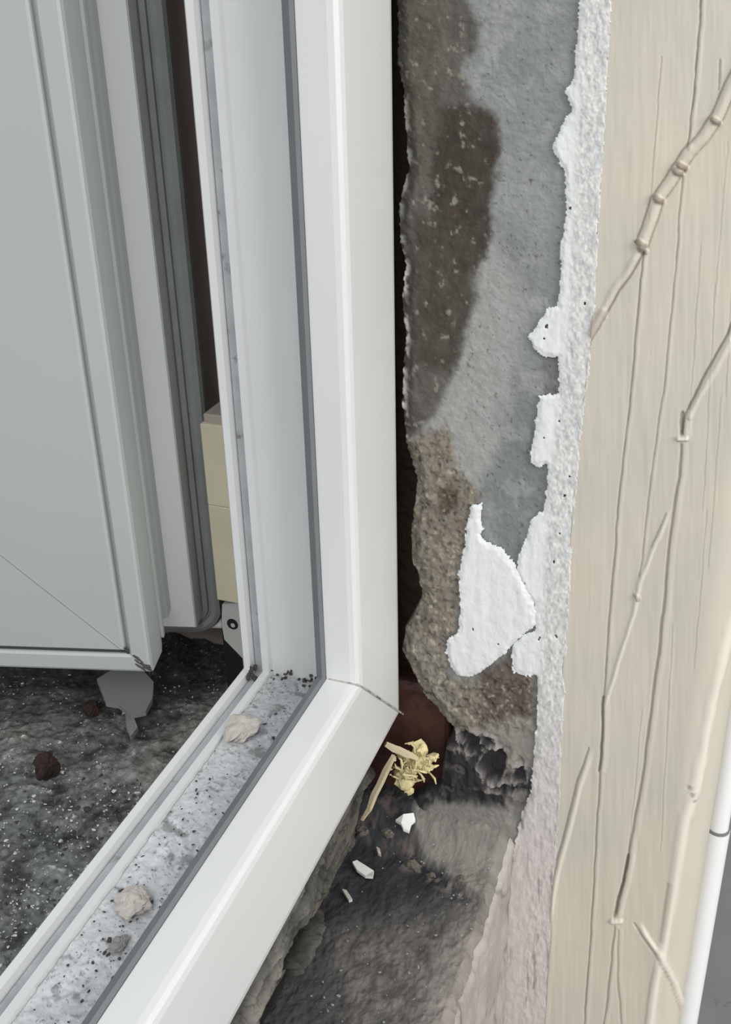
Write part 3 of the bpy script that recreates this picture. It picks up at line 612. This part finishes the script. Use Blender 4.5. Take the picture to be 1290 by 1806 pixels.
V, F = slab([on_ground(x, y, .03) for x, y in fl], (0, 0, .02)); tag(mesh('plaster_flake', V, F, MT['stone'], None, base=True), 'small upright grey flake in front of the large dark flake', 'flake')
def chip(pts, fn, h, label, seed, m='chip'):
    r = random.Random(seed); V, F = slab([fn(x, y, h + r.uniform(0, .012)) for x, y in pts], (0, 0, .012)); tag(mesh('paint_chip', V, F, MT[m], None, base=True), label, 'paint chip')
chip([(698, 1450), (712, 1440), (730, 1438), (733, 1450), (726, 1456), (722, 1470), (712, 1466), (708, 1456)], on_ledge, .015, 'bright white paint chip at the edge of the grey cement patch', 1)
chip([(622, 1524), (630, 1521), (648, 1532), (660, 1540), (658, 1550), (645, 1549), (630, 1538)], on_ledge, .006, 'long white paint chip lying on the black concrete', 2)
chip([(664, 1497), (670, 1500), (673, 1512), (667, 1508)], on_ledge, .006, 'tiny grey paint chip behind the long white chip', 3, 'stone_tan')
chip([(604, 1572), (612, 1574), (622, 1590), (616, 1592)], on_ledge, .006, 'tiny thin pale chip beside the mortar bed', 4, 'stone_tan')
for i, (px_, py_, s_) in enumerate(((640, 1468, .030), (684, 1472, .024), (727, 1526, .026), (762, 1545, .016), (812, 1552, .018))):
    lump('mortar_lump', drop(on_ledge(px_, py_), .006), (s_, s_, s_ * .8), MT['rubble'], ['dark mortar crumb nearest the frame on the black ledge', 'dark mortar crumb left of the white chip on the ledge', 'mortar crumb on the lower left rim of the grey cement patch', 'small mortar crumb on the bottom rim of the grey cement patch', 'mortar crumb on the lower right rim of the grey cement patch'][i], 'mortar lump', 20 + i, 2)
# grit, too fine to count
def grit(name, n, fn, smin, smax, m, label, seed, parent=None):
    parts = []; r = random.Random(seed)
    for i in range(n):
        p = fn(r)
        if p is None: continue
        s_ = r.uniform(smin, smax) * (1 if r.random() > .1 else 1.8); V_, F_ = rockv((0, 0, 0), (s_ * r.uniform(.6, 1.5), s_ * r.uniform(.4, 1.2), s_ * r.uniform(.25, .8)), i + seed, 1, .0); a_ = r.uniform(0, 6.3); ca, sa = math.cos(a_), math.sin(a_); parts.append(([np.array([v[0] * ca - v[1] * sa, v[0] * sa + v[1] * ca, v[2]]) + np.array(p) + np.array([0, 0, s_ * .15]) for v in V_], F_))
    V, F = merge(parts); tag(mesh(name, V, F, m, parent), label, 'grit', kind='stuff')
def gfn(r):
    x, y = r.uniform(0, 420), 1190 + 560 * r.random() ** .8
    p = on_ground(x, y)
    return p if p[1] > 1.52 and vnoise(p[0] * 5, p[1] * 5) + r.random() * .7 > .6 else None
grit('pale_grit', 1300, gfn, .0025, .007, MT['grit'], 'pale grit scattered over the outer concrete', 5000)
grit('dark_grit', 600, gfn, .004, .011, MT['grit_dark'], 'dark grit scattered over the outer concrete', 7000)
def rfn(r):
    x = r.uniform(1.0, 2.62); return (x, r.uniform(1.165, 1.35), -2.10) if vnoise(x * 6, 3) + r.random() * .8 > .7 else None
grit('rail_grit', 300, rfn, .003, .007, MT['grit_dark'], 'dark grit lying along the dusty bottom rail', 9000)
def lfn(r):
    x, y = r.uniform(470, 880), r.uniform(1440, 1806); p = on_ledge(x, y, .01); return p if .62 < p[1] < 1.05 and p[0] < 2.9 else None
grit('ledge_grit', 160, lfn, .003, .008, MT['stone'], 'grey crumbs on the black parapet top', 9500)

# ------------------------------------------------------------------ beyond the wall's end
pc = hit(1267, 1462, 0, 3.45); 
x0, y0 = pc[0], pc[1] 
pipe = empty('heating_pipe', (x0, y0, -8.2)); tag(pipe, 'white vertical pipe with thicker lower sleeve beyond the wallpapered corner', 'pipe')
V, F = tubev([(x0, y0, -8.2 + (pc[2] + 8.2) * t) for t in (0, .5, 1)], .046, 48); mesh('sleeve', V, F, MT['pipe'], pipe)
V, F = tubev([(x0, y0, pc[2] - .01), (x0, y0, pc[2] + .012)], .044, 48); mesh('collar', V, F, MT['rubber'], pipe)
V, F = tubev([(x0, y0, pc[2] + .01), (x0, y0, 0), (x0, y0, 4)], .038, 48); mesh('riser', V, F, MT['pipe'], pipe)
V, F = boxv(6.5, 6.8, -6, .02, -8.2, 4); tag(mesh('wall_back', V, F, MT['back'], None), kind='structure')
